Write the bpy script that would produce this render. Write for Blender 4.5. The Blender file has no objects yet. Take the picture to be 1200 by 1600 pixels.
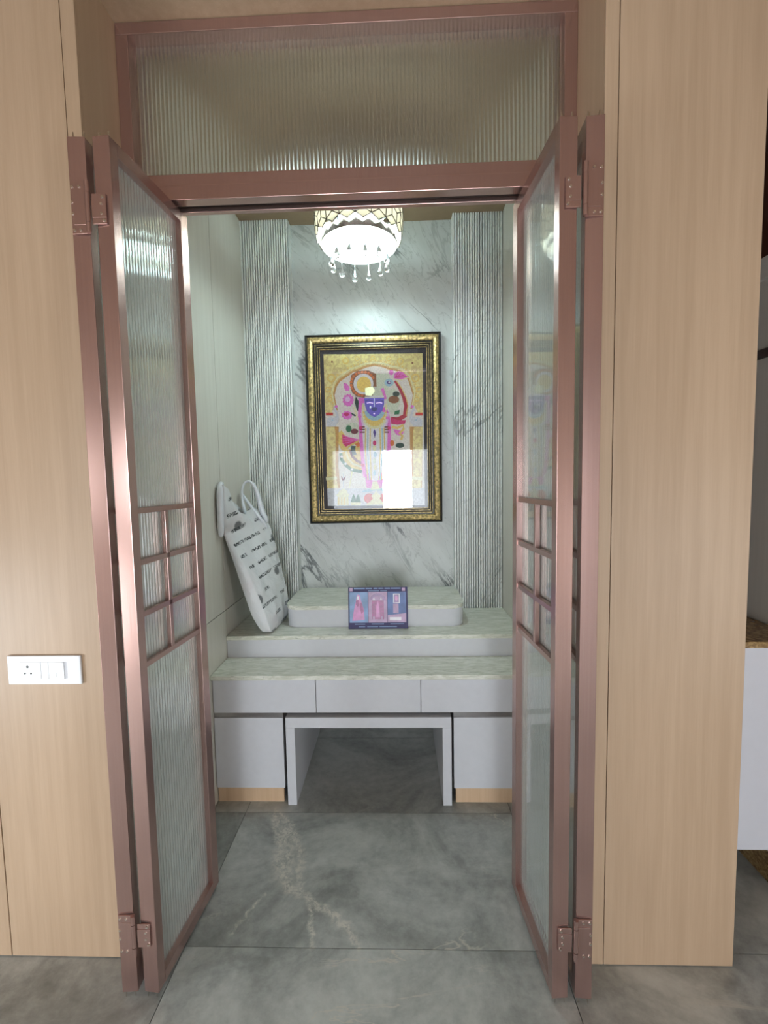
import bpy, bmesh, math, random
from mathutils import Vector, Matrix
random.seed(4)
PI = math.pi
scene = bpy.context.scene
C = scene.collection

# ------------------------------------------------------------------ camera, world, exposure
cd = bpy.data.cameras.new('camera'); cam = bpy.data.objects.new('camera', cd); C.objects.link(cam)
cd.sensor_fit = 'VERTICAL'; cd.sensor_height = 24.0; cd.lens = 10.5; cd.clip_start = 0.02
RM = Matrix(((0.9993760496, 0.0163903356, 0.0312868710),
             (0.0300207816, 0.0725025956, -0.9969163086),
             (-0.0186081722, 0.9972335386, 0.0719653069)))
cam.matrix_world = Matrix.Translation((0, 0, 1.5)) @ RM.to_4x4()
scene.camera = cam

world = bpy.data.worlds.new('world'); scene.world = world; world.use_nodes = True
bg = world.node_tree.nodes['Background']
bg.inputs[0].default_value = (0.88, 0.95, 1.0, 1); bg.inputs[1].default_value = 17.0

scene.view_settings.view_transform = 'Standard'; scene.view_settings.look = 'None'
scene.view_settings.gamma = 1; scene.view_settings.use_curve_mapping = False
scene.view_settings.exposure = 0.1
LAMP_STRENGTH = 55.0
LAMP_COLOR = (0.72, 0.98, 1.0)

def portal(name, loc, rot, sx, sy):
    l = bpy.data.lights.new(name, 'AREA'); l.shape = 'RECTANGLE'; l.size = sx; l.size_y = sy
    l.cycles.is_portal = True
    o = bpy.data.objects.new(name, l); C.objects.link(o); o.location = loc; o.rotation_euler = rot
# balcony door behind the camera, and a window in the left wall of the living room
portal('balcony_daylight', (-.17, -4.05, 1.08), (PI/2, 0, 0), 2.4, 2.14)      # faces +Y
portal('side_daylight', (-2.65, -1.5, 1.55), (PI/2, 0, -PI/2), .7, .7)     # faces +X
portal('low_fill_daylight', (2.45, -1.1, .75), (PI/2, 0, PI/2), .6, 1.3)     # faces -X, at a low opening added to brighten the lower walls
portal('left_fill_daylight', (-2.65, -.15, .55), (PI/2, 0, -PI/2), 1.0, .9)     # faces +X, at an added opening that lifts the lower left wall

# ------------------------------------------------------------------ node helpers
def lin(c):
    return tuple(((v/255)/12.92 if v/255 <= 0.04045 else ((v/255+0.055)/1.055)**2.4) for v in c)
def S(r, g, b): return (*lin((r, g, b)), 1)

class NT:
    def __init__(s, name):
        s.m = bpy.data.materials.new(name); s.m.use_nodes = True
        s.t = s.m.node_tree; s.b = s.t.nodes['Principled BSDF']; s.out = s.t.nodes['Material Output']
    def n(s, typ, **kw):
        nd = s.t.nodes.new(typ)
        for k, v in kw.items(): setattr(nd, k, v)
        return nd
    def l(s, a, b): s.t.links.new(a, b)
    def pos(s, scale=(1, 1, 1), rot=(0, 0, 0), loc=(0, 0, 0), obj=False):
        if obj: src = s.n('ShaderNodeTexCoord').outputs['Object']
        else: src = s.n('ShaderNodeNewGeometry').outputs['Position']
        mp = s.n('ShaderNodeMapping'); s.l(src, mp.inputs['Vector'])
        mp.inputs['Scale'].default_value = scale; mp.inputs['Rotation'].default_value = rot; mp.inputs['Location'].default_value = loc
        return mp.outputs[0]
    def noise(s, vec, scale=5, detail=4, rough=.55, dist=0):
        nd = s.n('ShaderNodeTexNoise'); s.l(vec, nd.inputs['Vector'])
        nd.inputs['Scale'].default_value = scale; nd.inputs['Detail'].default_value = detail
        nd.inputs['Roughness'].default_value = rough; nd.inputs['Distortion'].default_value = dist
        return nd.outputs[0]
    def math(s, op, a, b=None, clamp=False):
        nd = s.n('ShaderNodeMath', operation=op, use_clamp=clamp)
        for i, v in enumerate((a, b)):
            if v is None: continue
            if isinstance(v, (int, float)): nd.inputs[i].default_value = v
            else: s.l(v, nd.inputs[i])
        return nd.outputs[0]
    def rng(s, v, a, b, c=0., d=1., smooth=True):
        nd = s.n('ShaderNodeMapRange', interpolation_type='SMOOTHSTEP' if smooth else 'LINEAR')
        s.l(v, nd.inputs[0])
        for i, x in enumerate((a, b, c, d)): nd.inputs[i+1].default_value = x
        return nd.outputs[0]
    def mix(s, f, a, b):
        nd = s.n('ShaderNodeMix', data_type='RGBA')
        for i, v in ((0, f), (6, a), (7, b)):
            if isinstance(v, (tuple, int, float)): nd.inputs[i].default_value = v
            else: s.l(v, nd.inputs[i])
        return nd.outputs[2]
    def vein(s, vec, scale, width, detail=5, dist=.6):
        n = s.noise(vec, scale, detail, .6, dist)
        d = s.math('ABSOLUTE', s.math('SUBTRACT', n, .5))
        return s.rng(d, width, 0.0)
    def bump(s, h, strength=.2, dist=.002):
        nd = s.n('ShaderNodeBump'); nd.inputs['Strength'].default_value = strength; nd.inputs['Distance'].default_value = dist
        s.l(h, nd.inputs['Height']); s.l(nd.outputs[0], s.b.inputs['Normal'])
    def set(s, col=None, rough=None, metal=None, **kw):
        if col is not None:
            if isinstance(col, tuple): s.b.inputs['Base Color'].default_value = col
            else: s.l(col, s.b.inputs['Base Color'])
        if rough is not None:
            if isinstance(rough, (int, float)): s.b.inputs['Roughness'].default_value = rough
            else: s.l(rough, s.b.inputs['Roughness'])
        if metal is not None: s.b.inputs['Metallic'].default_value = metal
        for k, v in kw.items(): s.b.inputs[k.replace('_', ' ')].default_value = v
        return s.m

def plain(name, rgb, rough=.5, metal=0, var=.06, vscale=30, stretch=(1, 1, 1), bump=0, **kw):
    t = NT(name); c = lin(rgb)
    nz = t.noise(t.pos(stretch), vscale, 4)
    a = tuple(max(0, v*(1-var)) for v in c)+(1,); b = tuple(min(1, v*(1+var)) for v in c)+(1,)
    t.set(t.mix(t.rng(nz, .3, .7), a, b), rough, metal, **kw)
    if bump: t.bump(nz, bump)
    return t.m

M = {}
def wood(name, c1, c2, rough=.42):
    t = NT(name)
    g = t.noise(t.pos((26, 26, .9)), 1.6, 6, .6, .2)
    f = t.noise(t.pos((160, 160, 4)), 1.5, 3, .6)
    big = t.noise(t.pos((2.2, 2.2, .5)), 1.2, 2)
    k = t.math('ADD', t.math('ADD', t.math('MULTIPLY', g, .5), t.math('MULTIPLY', f, .22)), t.math('MULTIPLY', big, .45))
    t.set(t.mix(t.rng(k, .38, .8), S(*c1), S(*c2)), rough)
    t.bump(f, .05, .0006)
    return t.m
M['wood'] = wood('oak_laminate', (169, 143, 117), (184, 158, 132))
M['wood_pale'] = wood('pale_plinth_wood', (205, 172, 138), (222, 192, 160))
M['wood_dark'] = wood('dark_red_wood', (62, 32, 22), (92, 50, 34), .35)
M['gap'] = plain('dark_joint', (52, 42, 34), .8)
M['niche_panel'] = wood('niche_grey_laminate', (206, 201, 190), (218, 214, 204), .3)
M['niche_ceiling'] = plain('niche_ceiling_paint', (150, 126, 100), .6, var=.03)
M['ceiling'] = plain('tan_ceiling', (140, 112, 84), .7, var=.03)
M['room_wall'] = plain('tan_room_wall', (178, 156, 132), .7, var=.03)
M['white_paint'] = plain('white_paint', (222, 217, 208), .7, var=.02)
M['cabinet'] = plain('grey_cabinet_laminate', (212, 213, 218), .35, var=.015)
M['cabinet_side'] = plain('cabinet_carcass', (168, 160, 156), .5, var=.02)
M['alu'] = plain('brushed_profile', (176, 174, 174), .3, .9, .05)
M['steel'] = plain('steel_screw', (225, 222, 216), .22, 1, .03)
M['black'] = plain('black_lacquer', (20, 19, 20), .35, var=.1)

def metal_frame():
    t = NT('rose_anodised_metal')
    n = t.noise(t.pos((300, 300, 3)), 1, 2)
    t.set(t.mix(n, S(176, 144, 137), S(194, 162, 154)), .26, .85)
    return t.m
M['metal'] = metal_frame()

def fluted_glass():
    t = NT('fluted_glass')
    t.set((0.88, 0.92, 0.89, 1), .05, 0, Transmission_Weight=.78, IOR=1.46)
    return t.m
M['glass'] = fluted_glass()
t = NT('transom_glass'); t.set((0.88, 0.85, 0.79, 1), .26, 0, Transmission_Weight=.97, IOR=1.46); M['glass_t'] = t.m
def clear_glass():
    t = NT('picture_glass')
    fr = t.n('ShaderNodeFresnel'); fr.inputs[0].default_value = 1.5
    tr = t.n('ShaderNodeBsdfTransparent'); gl = t.n('ShaderNodeBsdfGlossy'); gl.inputs['Roughness'].default_value = 0.0
    mx = t.n('ShaderNodeMixShader'); t.l(fr.outputs[0], mx.inputs[0]); t.l(tr.outputs[0], mx.inputs[1]); t.l(gl.outputs[0], mx.inputs[2])
    t.l(mx.outputs[0], t.out.inputs[0]); return t.m
M['clear'] = clear_glass()

def marble(name, ang, seed, vs=1.0, lift=0):
    t = NT(name)
    v = t.pos((1, 1, 1), (0, ang, 0), (seed, seed*.7, seed*.3))
    st = t.n('ShaderNodeMapping'); t.l(v, st.inputs[0]); st.inputs['Scale'].default_value = (3.0, 3.0, .75)
    big = t.vein(st.outputs[0], 1.15, .016, 6, .5)
    mask = t.rng(t.noise(v, 1.6, 2), .42, .62)
    big = t.math('MULTIPLY', t.math('MULTIPLY', big, mask), vs)
    st2 = t.n('ShaderNodeMapping'); t.l(v, st2.inputs[0]); st2.inputs['Scale'].default_value = (4, 4, 1.3); st2.inputs['Location'].default_value = (3, 1, 2)
    fine = t.math('MULTIPLY', t.vein(st2.outputs[0], 2.6, .014, 6, .8), .55*vs)
    cloud = t.rng(t.noise(st.outputs[0], 1.6, 5, .65), .3, .75)
    c = t.mix(cloud, S(186+lift, 188+lift, 185+lift), S(208+lift, 210+lift, 208+lift))
    spk = t.rng(t.noise(v, 55, 2), .70, .78)
    c = t.mix(t.math('MULTIPLY', spk, .6), c, S(120, 122, 120))
    c = t.mix(fine, c, S(150, 152, 150)); c = t.mix(big, c, S(84, 88, 88))
    t.set(c, .36); return t.m
M['marble'] = marble('white_veined_marble', math.radians(33), 2.3)
M['marble_l'] = marble('fluted_marble_a', math.radians(-35), 7.1, .2, 42)
M['marble_r'] = marble('fluted_marble_b', math.radians(-33), 11.4, .6, 42)

def granite():
    t = NT('green_white_granite')
    p = t.pos((5, 26, 26)); n = t.noise(p, 2.6, 6, .7, .8)
    p2 = t.pos((9, 60, 60)); f = t.noise(p2, 2.0, 4, .7, .4)
    c = t.mix(t.rng(n, .35, .65), S(206, 208, 192), S(240, 240, 230))
    c = t.mix(t.math('MULTIPLY', t.rng(f, .60, .70), .7), c, S(104, 106, 96))
    dk = t.math('MULTIPLY', t.rng(t.noise(t.pos((5, 18, 18), loc=(4, 2, 1)), 2.4, 4, .6, .6), .70, .78), .8)
    c = t.mix(dk, c, S(84, 86, 84))
    t.set(c, .17); return t.m
M['granite'] = granite()
def granite_brown():
    t = NT('brown_granite')
    n = t.noise(t.pos((18, 18, 30)), 2.4, 6, .7, .6)
    t.set(t.mix(t.rng(n, .35, .68), S(110, 82, 48), S(176, 146, 98)), .25); return t.m
M['granite_brown'] = granite_brown()

def floor_stone():
    t = NT('grey_stone_tile')
    info = t.n('ShaderNodeObjectInfo')
    off = t.n('ShaderNodeVectorMath', operation='SCALE'); 
    cmb = t.n('ShaderNodeCombineXYZ'); t.l(info.outputs['Random'], cmb.inputs[0]); t.l(info.outputs['Random'], cmb.inputs[1])
    t.l(cmb.outputs[0], off.inputs[0]); off.inputs['Scale'].default_value = 37
    g = t.n('ShaderNodeNewGeometry').outputs['Position']
    add = t.n('ShaderNodeVectorMath', operation='ADD'); t.l(g, add.inputs[0]); t.l(off.outputs[0], add.inputs[1])
    v = add.outputs[0]
    cl = t.noise(v, 2.6, 6, .62, .8); fine = t.noise(v, 26, 5, .7)
    k = t.math('ADD', t.math('MULTIPLY', cl, .75), t.math('MULTIPLY', fine, .25))
    c = t.mix(t.rng(k, .28, .74), S(114, 116, 112), S(194, 196, 191))
    rot = t.n('ShaderNodeMapping'); t.l(v, rot.inputs[0]); rot.inputs['Rotation'].default_value = (0, 0, .75); rot.inputs['Scale'].default_value = (1.0, 3.2, 1)
    vn = t.math('MULTIPLY', t.vein(rot.outputs[0], 1.1, .007, 6, .7), t.rng(t.noise(v, 1.7, 2), .5, .68))
    c = t.mix(t.math('MULTIPLY', vn, .8), c, S(196, 190, 178))
    # the strong pale vein in the tile before the cabinet
    dn = t.n('ShaderNodeTexNoise'); t.l(g, dn.inputs['Vector']); dn.inputs['Scale'].default_value = 22; dn.inputs['Detail'].default_value = 4
    sb = t.n('ShaderNodeVectorMath', operation='SUBTRACT'); t.l(dn.outputs['Color'], sb.inputs[0]); sb.inputs[1].default_value = (.5, .5, .5)
    sc_ = t.n('ShaderNodeVectorMath', operation='SCALE'); t.l(sb.outputs[0], sc_.inputs[0]); sc_.inputs['Scale'].default_value = .055
    ad = t.n('ShaderNodeVectorMath', operation='ADD'); t.l(g, ad.inputs[0]); t.l(sc_.outputs[0], ad.inputs[1]); p = ad.outputs[0]
    segs = [((-.505, 1.81), (-.455, 1.60), .026), ((-.575, 1.90), (-.512, 1.737), .012), ((-.512, 1.737), (-.50, 1.644), .012), ((-.50, 1.644), (-.43, 1.547), .012),
            ((-.43, 1.547), (-.383, 1.522), .014), ((-.383, 1.522), (-.417, 1.70), .010), ((-.417, 1.70), (-.489, 1.84), .010),
            ((-.489, 1.84), (-.575, 1.93), .012), ((-.352, 1.51), (-.31, 1.474), .010), ((-.352, 1.51), (-.295, 1.335), .006),
            ((-.31, 1.474), (-.248, 1.44), .011), ((-.248, 1.44), (-.188, 1.395), .012), ((-.188, 1.395), (-.15, 1.335), .008),
            ((-.59, 1.365), (-.515, 1.508), .004)]
    tot = None
    for (a, b, w) in segs:
        d = (b[0]-a[0], b[1]-a[1]); L2 = d[0]**2+d[1]**2
        ap = t.n('ShaderNodeVectorMath', operation='SUBTRACT'); t.l(p, ap.inputs[0]); ap.inputs[1].default_value = (*a, 0)
        dt = t.n('ShaderNodeVectorMath', operation='DOT_PRODUCT'); t.l(ap.outputs[0], dt.inputs[0]); dt.inputs[1].default_value = (*d, 0)
        h = t.math('DIVIDE', dt.outputs['Value'], L2, True)
        pr = t.n('ShaderNodeVectorMath', operation='SCALE'); pr.inputs[0].default_value = (*d, 0); t.l(h, pr.inputs['Scale'])
        ds = t.n('ShaderNodeVectorMath', operation='DISTANCE'); t.l(ap.outputs[0], ds.inputs[0]); t.l(pr.outputs[0], ds.inputs[1])
        m = t.rng(ds.outputs['Value'], w*2.6, w*.2)
        tot = m if tot is None else t.math('MAXIMUM', tot, m)
    brk = t.rng(t.noise(p, 60, 5, .7), .38, .62, .12, 1.)
    c = t.mix(t.math('MULTIPLY', t.math('MULTIPLY', tot, brk), .95), c, S(206, 202, 190))
    t.set(c, t.rng(k, .3, .7, .3, .42)); return t.m
M['stone'] = floor_stone()
M['grout'] = plain('floor_grout', (70, 68, 64), .8)

# ------------------------------------------------------------------ mesh helpers (all coordinates are world metres)
ORG = {}
def link(name, me, mat, parent=None):
    o = bpy.data.objects.new(name, me); C.objects.link(o)
    if mat is not None and not me.materials: me.materials.append(M[mat] if isinstance(mat, str) else mat)
    if parent is not None: o.parent = parent
    return o
def obj(name, bm, mat, parent=None, smooth=False, label=None):
    org = ORG.get(parent.name, Vector((0, 0, 0))) if parent is not None else Vector((0, 0, 0))
    if org.length: bmesh.ops.translate(bm, vec=-org, verts=bm.verts)
    bmesh.ops.recalc_face_normals(bm, faces=bm.faces)
    me = bpy.data.meshes.new(name); bm.to_mesh(me); bm.free()
    if smooth:
        for p in me.polygons: p.use_smooth = True
        if smooth != True: me.set_sharp_from_angle(angle=smooth)
    o = link(name, me, mat, parent); ORG[o.name] = org
    if label: o['label'] = label
    return o
def thing(name, label, cat, loc=(0, 0, 0), kind=None, group=None):
    o = bpy.data.objects.new(name, None); C.objects.link(o); o.location = loc; ORG[o.name] = Vector(loc)
    o.empty_display_size = .1
    tag(o, label, cat, kind, group); return o
def tag(o, label=None, cat=None, kind=None, group=None):
    for k, v in (('label', label), ('category', cat), ('kind', kind), ('group', group)):
        if v: o[k] = v
    return o
def struct(name, bm, mat, label=None, parent=None):
    o = obj(name, bm, mat, parent); o['kind'] = 'structure'
    if label: o['label'] = label
    return o
def box(bm, x0, x1, y0, y1, z0, z1, bevel=0):
    r = bmesh.ops.create_cube(bm, size=1)
    vs = r['verts']
    bmesh.ops.scale(bm, vec=(x1-x0, y1-y0, z1-z0), verts=vs)
    bmesh.ops.translate(bm, vec=((x0+x1)/2, (y0+y1)/2, (z0+z1)/2), verts=vs)
    if bevel:
        es = list({e for v in vs for e in v.link_edges})
        bmesh.ops.bevel(bm, geom=es, offset=bevel, segments=2, affect='EDGES', profile=.5)
    return bm
def B(x0, x1, y0, y1, z0, z1, bevel=0): return box(bmesh.new(), x0, x1, y0, y1, z0, z1, bevel)
def cyl(bm, p0, p1, r0, r1=None, n=16, caps=True):
    r1 = r0 if r1 is None else r1
    p0 = Vector(p0); p1 = Vector(p1); d = p1-p0
    q = d.to_track_quat('Z', 'Y').to_matrix().to_4x4()
    bmesh.ops.create_cone(bm, cap_ends=caps, segments=n, radius1=r0, radius2=r1, depth=d.length, matrix=Matrix.Translation((p0+p1)/2) @ q)
    return bm
def lathe(bm, c, prof, n=24):
    rings = []
    for r, z in prof:
        rings.append([bm.verts.new((c[0]+r*math.cos(2*PI*i/n), c[1]+r*math.sin(2*PI*i/n), c[2]+z)) for i in range(n)])
    for a, b in zip(rings, rings[1:]):
        for i in range(n): bm.faces.new((a[i], a[(i+1) % n], b[(i+1) % n], b[i]))
    return bm
def prism_xz(bm, pts, y0, y1):
    a = [bm.verts.new((x, y0, z)) for x, z in pts]; b = [bm.verts.new((x, y1, z)) for x, z in pts]
    bm.faces.new(a); bm.faces.new(b[::-1]); n = len(a)
    for i in range(n): bm.faces.new((a[i], b[i], b[(i+1) % n], a[(i+1) % n]))
    return bm
def prism_xy(bm, pts, z0, z1):
    a = [bm.verts.new((x, y, z0)) for x, y in pts]; b = [bm.verts.new((x, y, z1)) for x, y in pts]
    bm.faces.new(a[::-1]); bm.faces.new(b); n = len(a)
    for i in range(n): bm.faces.new((a[i], a[(i+1) % n], b[(i+1) % n], b[i]))
    return bm
def tube(bm, pts, r, n=8, flat=1.0):
    pts = [Vector(p) for p in pts]; rings = []
    for i, p in enumerate(pts):
        d = (pts[min(i+1, len(pts)-1)]-pts[max(i-1, 0)]).normalized()
        s = d.cross(Vector((0.3, -1, 0.1))).normalized(); u = s.cross(d).normalized()
        rr = r[i] if isinstance(r, (list, tuple)) else r
        rings.append([bm.verts.new(p+(s*math.cos(2*PI*k/n)*flat+u*math.sin(2*PI*k/n))*rr) for k in range(n)])
    for a, b in zip(rings, rings[1:]):
        for k in range(n): bm.faces.new((a[k], a[(k+1) % n], b[(k+1) % n], b[k]))
    bm.faces.new(rings[0][::-1]); bm.faces.new(rings[-1])
    return bm

# ------------------------------------------------------------------ the setting
WY = 1.291           # face of the wood-clad wall
OX0, OX1 = -0.860, 0.570     # opening
TY = 1.477           # transom plane
NX0, NX1 = -0.870, 0.609     # niche side walls
NY = 2.685           # niche back wall
NZ = 2.975           # niche ceiling
LX0, LX1, LY0, LZ = -2.6, 2.4, -4.0, 3.05

fl = struct('floor', B(LX0-.2, LX1+.2, LY0-.2, 3.2, -.05, -.0035), 'grout', 'grey veined stone floor with large tiles')
TW, TH = 1.2, 0.588
cache = {}
j = 0
y = 1.330
rows = []
k0 = math.floor((LY0-1.33)/TH)
for r in range(k0, 4):
    y0 = max(1.330+r*TH, LY0-.1); y1 = min(1.330+(r+1)*TH, 3.1)
    if y1 <= y0: continue
    for c_ in range(-3, 4):
        x0 = max(-.715+c_*TW, LX0-.1); x1 = min(-.715+(c_+1)*TW, LX1+.1)
        if x1-x0 < .02: continue
        g = .0012
        key = (round(x1-x0, 3), round(y1-y0, 3))
        if key not in cache:
            bm = B(g-(x1-x0)/2, (x1-x0)/2-g, g-(y1-y0)/2, (y1-y0)/2-g, -.012, 0)
            me = bpy.data.meshes.new('tile'); bm.to_mesh(me); bm.free(); me.materials.append(M['stone']); cache[key] = me
        o = link('tile', cache[key], None, fl); o.location = ((x0+x1)/2, (y0+y1)/2, 0)

# wood clad wall left of the opening: a core with separate laminate panels
PT = .009
wl = struct('wall_front_left', B(LX0, OX0-PT, WY+PT, 1.62, 0, LZ), 'gap', 'light oak laminate wall left of the opening')
G = .0022
for x0, x1 in ((LX0, -1.259), (-1.257+.0015, -.901-G/2), (-.901+G/2, OX0)):
    obj('panel', B(x0, x1, WY, WY+PT, .003, LZ, .0008), 'wood', wl)
obj('panel', B(OX0-PT, OX0, WY+.0095, 1.60, .003, LZ), 'wood', wl)   # reveal
wr = struct('wall_front_right', B(OX1+PT, .995-.004, WY+PT, 1.62, 0, LZ), 'gap', 'light oak laminate pier right of the opening')
for x0, x1 in ((OX1, .607-G/2), (.607+G/2, .995)):
    obj('panel', B(x0, x1, WY, WY+PT, .003, LZ, .0008), 'wood', wr)
obj('panel', B(OX1, OX1+PT, WY+.0095, 1.60, .003, LZ), 'wood', wr)
obj('panel', B(.995-.004, .995, WY+.0095, 1.62, .003, LZ), 'wood', wr)
struct('wall_front_header', B(OX0, OX1, WY, 1.60, 2.937, LZ), 'wood', 'oak laminate header above the opening')

# niche
wn = struct('wall_niche_left', B(NX0-.12, NX0-.008, 1.62, NY+.15, 0, NZ+.1), 'gap', 'grey laminate side wall of the niche')
for (ya, yb) in ((1.60, 2.178), (2.1815, NY)):
    for (za, zb) in ((.003, .861), (.865, NZ)):
        obj('panel', B(NX0-.008, NX0, ya, yb, za, zb, .0006), 'niche_panel', wn)
struct('wall_niche_right', B(NX1, NX1+.12, 1.60, NY+.15, 0, NZ+.1), 'niche_panel', 'pale side wall of the niche on the right')
struct('wall_niche_reveal', B(OX1, NX1+.12, 1.6, 1.62, 0, NZ), 'niche_panel')
wb = struct('wall_niche_back', B(NX0-.12, NX1+.12, NY+.012, NY+.15, 0, NZ+.1), 'white_paint', 'white veined marble back wall of the niche')
obj('marble_slab', B(-.60, .334, NY, NY+.012, 0, NZ), 'marble', wb)
def fluted_marble(x0, x1, mat):
    yf, yb = 2.62, NY+.012; n = 20; p = (x1-x0)/n; pr = [(x0, yb), (x0, yf)]
    for i in range(n):
        a = x0+i*p
        pr += [(a+.0002, yf+.002), (a+.0015, yf), (a+p-.0056, yf), (a+p-.0044, yf+.003), (a+p-.0040, yf+.028), (a+p-.0006, yf+.028)]
    pr += [(x1, yf), (x1, yb)]
    return obj('fluted_pilaster', prism_xy(bmesh.new(), pr, 0.0, NZ), mat, wb)
fluted_marble(NX0, -.596, 'marble_l'); fluted_marble(.330, NX1, 'marble_r')
struct('ceiling_niche', B(NX0-.12, NX1+.12, 1.60, NY+.15, NZ, NZ+.1), 'niche_ceiling', 'brown painted ceiling of the niche')

# living room shell behind the camera
struct('ceiling', B(LX0-.2, LX1+.2, LY0-.2, 1.7, LZ, LZ+.1), 'ceiling')
def holed_wall(x0, x1, ya, yb, za, zb):
    bm = B(x0, x1, LY0-.2, ya, 0, LZ); box(bm, x0, x1, yb, WY+.1 if x0 < 0 else 3.2, 0, LZ)
    box(bm, x0, x1, ya, yb, 0, za); box(bm, x0, x1, ya, yb, zb, LZ); return bm
bm = B(LX0-.15, LX0, LY0-.2, -1.85, 0, LZ)
for ya, yb, za, zb in ((-1.85, -1.15, 0, 1.2), (-1.85, -1.15, 1.9, LZ), (-1.15, -.65, 0, LZ), (-.65, .35, 0, .1), (-.65, .35, 1.0, LZ), (.35, WY+.1, 0, LZ)): box(bm, LX0-.15, LX0, ya, yb, za, zb)
struct('wall_left', bm, 'room_wall')
struct('wall_right', holed_wall(LX1, LX1+.15, -1.4, -.8, .1, 1.4), 'room_wall')
bm = B(LX0-.15, -1.38, LY0-.15, LY0, 0, LZ); box(bm, 1.04, LX1+.15, LY0-.15, LY0, 0, LZ); box(bm, -1.38, 1.04, LY0-.15, LY0, 2.15, LZ)
struct('wall_back', bm, 'room_wall')

# kitchen side seen past the pier
struct('wall_kitchen_back', B(.99, LX1+.1, 3.0, 3.15, 0, LZ), 'wood_dark')
struct('wall_kitchen_left', B(.88, .986, 1.62, 3.0, 0, LZ), 'wood_dark')
struct('ceiling_kitchen', B(.88, LX1+.1, 1.7, 3.2, LZ, LZ+.1), 'white_paint')
wk = struct('wall_kitchen_side', B(1.35, 1.50, 1.45, 1.765, 0, 2.20), 'niche_panel', 'beige kitchen partition beyond the oak pier')
obj('wall_tile', B(1.343, 1.35, 1.452, 1.763, .95, 1.915), M['niche_panel'], wk)
obj('grey_strip', B(1.341, 1.351, 1.45, 1.765, 1.918, 1.950), 'alu', wk)
obj('cornice', B(1.335, 1.51, 1.44, 1.775, 2.20, 2.275), 'white_paint', wk)
obj('dark_panel', B(1.34, 1.50, 1.45, 1.765, 2.275, LZ), 'wood_dark', wk)
obj('skirting', B(1.335, 1.35, 1.45, 1.765, 0, .10), 'granite_brown', wk)
obj('edge_strip', B(1.335, 1.352, 1.766, 1.79, 0.95, 1.92), 'wood_dark', wk)

kc = thing('kitchen_console', 'white floating console with brown granite top beyond the oak pier', 'counter', (1.18, 1.6, .215))
M['white_panel'] = plain('white_gloss_panel', (205, 206, 214), .3, var=.01)
obj('front_panel', B(1.01, 1.342, 1.48, 1.50, .215, .9245, .001), 'white_panel', kc)
obj('body', B(1.01, 1.342, 1.5005, 1.75, .215, .9245), 'white_panel', kc)
obj('granite_top', B(1.0, 1.342, 1.470, 1.76, .925, .947, .002), 'granite_brown', kc)

# ------------------------------------------------------------------ fluted glass panes
def fluted(bm, w, h, z0, x0, y, t=.005, pitch=.013, seg=6, depth=.0042, axis='x', flip=1):
    n = max(1, round(w/pitch)); p = w/n; front = []
    for i in range(n):
        for s in range(seg):
            a = s/seg; front.append((x0+(i+a)*p, y-flip*(t/2+depth*math.sin(PI*a))))
    front.append((x0+w, y-flip*t/2))
    prof = front+[(x0+w, y+flip*t/2), (x0, y+flip*t/2)]
    return prism_xy(bm, prof, z0, z0+h)

# transom over the doors
tr = thing('window_1', 'fluted glass transom in rose metal frame above the folding doors', 'transom', ((OX0+OX1)/2, TY, 2.395), 'structure')
def rail(x0, x1, y0, y1, z0, z1, name='rail'): return obj(name, B(x0, x1, y0, y1, z0, z1, .0015), 'metal', tr)
E_ = .0015
rail(OX0+.0005, OX0+.040, TY, TY+.075, 2.481, 2.9, 'stile'); rail(OX1-.040, OX1-.0005, TY, TY+.075, 2.481, 2.9, 'stile')
rail(OX0+.0005, OX1-.0005, TY, TY+.075, 2.9, 2.935); 
rail(OX0+.0005, OX1-.0005, TY, TY+.075, 2.443, 2.480)
rail(OX0+.0005, OX1-.0005, TY-.006, TY+.030, 2.398, 2.442, 'track_fascia')
rail(OX0+.0005, OX1-.0005, TY+.062, TY+.080, 2.398, 2.442, 'track_lip')
obj('door_track', B(OX0+.0005, OX1-.0005, TY+.031, TY+.061, 2.412, 2.442), 'black', tr)
obj('glass_pane', fluted(bmesh.new(), OX1-OX0-.085, 2.906-2.474, 2.474, OX0+.0425, TY+.045), 'glass_t', tr, smooth=.9)

# ------------------------------------------------------------------ folding doors
LW, LT, LZ0, LZ1 = .366, .045, .016, 2.388
RAILS = [1.426, 1.281, 1.134, .988]
def leaf_frame():
    bm = bmesh.new()
    y = LT/2
    box(bm, 0, .032, -y, y, LZ0, LZ1, .0015); box(bm, LW-.042, LW, -y, y, LZ0, LZ1, .0015)
    box(bm, .032, LW-.042, -y, y, LZ1-.034, LZ1); box(bm, .032, LW-.042, -y, y, LZ0, LZ0+.034)
    return bm
def make_mesh(name, bm, mat, sharp=None):
    bmesh.ops.recalc_face_normals(bm, faces=bm.faces)
    me = bpy.data.meshes.new(name); bm.to_mesh(me); bm.free(); me.materials.append(M[mat])
    if sharp:
        for p in me.polygons: p.use_smooth = True
        me.set_sharp_from_angle(angle=sharp)
    return me
leaf_me = make_mesh('leaf', leaf_frame(), 'metal')
gx0, gx1 = .030, LW-.040
pane_me = make_mesh('glass_pane', fluted(bmesh.new(), gx1-gx0, LZ1-LZ0-.064, LZ0+.032, gx0, 0), 'glass', .9)
hb_me = make_mesh('glazing_bar', B(.032, LW-.042, -.0185, .0185, -.0075, .0075, .001), 'metal')
hb2 = make_mesh('glazing_bar_face', B(.032, LW-.042, -.0068, .0068, -.0075, .0075, .001), 'metal')
def split_bar(x0, x1, z0, z1):   # bars stand on both faces of the pane
    bm = bmesh.new(); box(bm, x0, x1, -.0195, -.0055, z0, z1, .001); box(bm, x0, x1, .0055, .0195, z0, z1, .001); return bm
hbar_me = make_mesh('glazing_bar', split_bar(.032, LW-.042, -.008, .008), 'metal')
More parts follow.
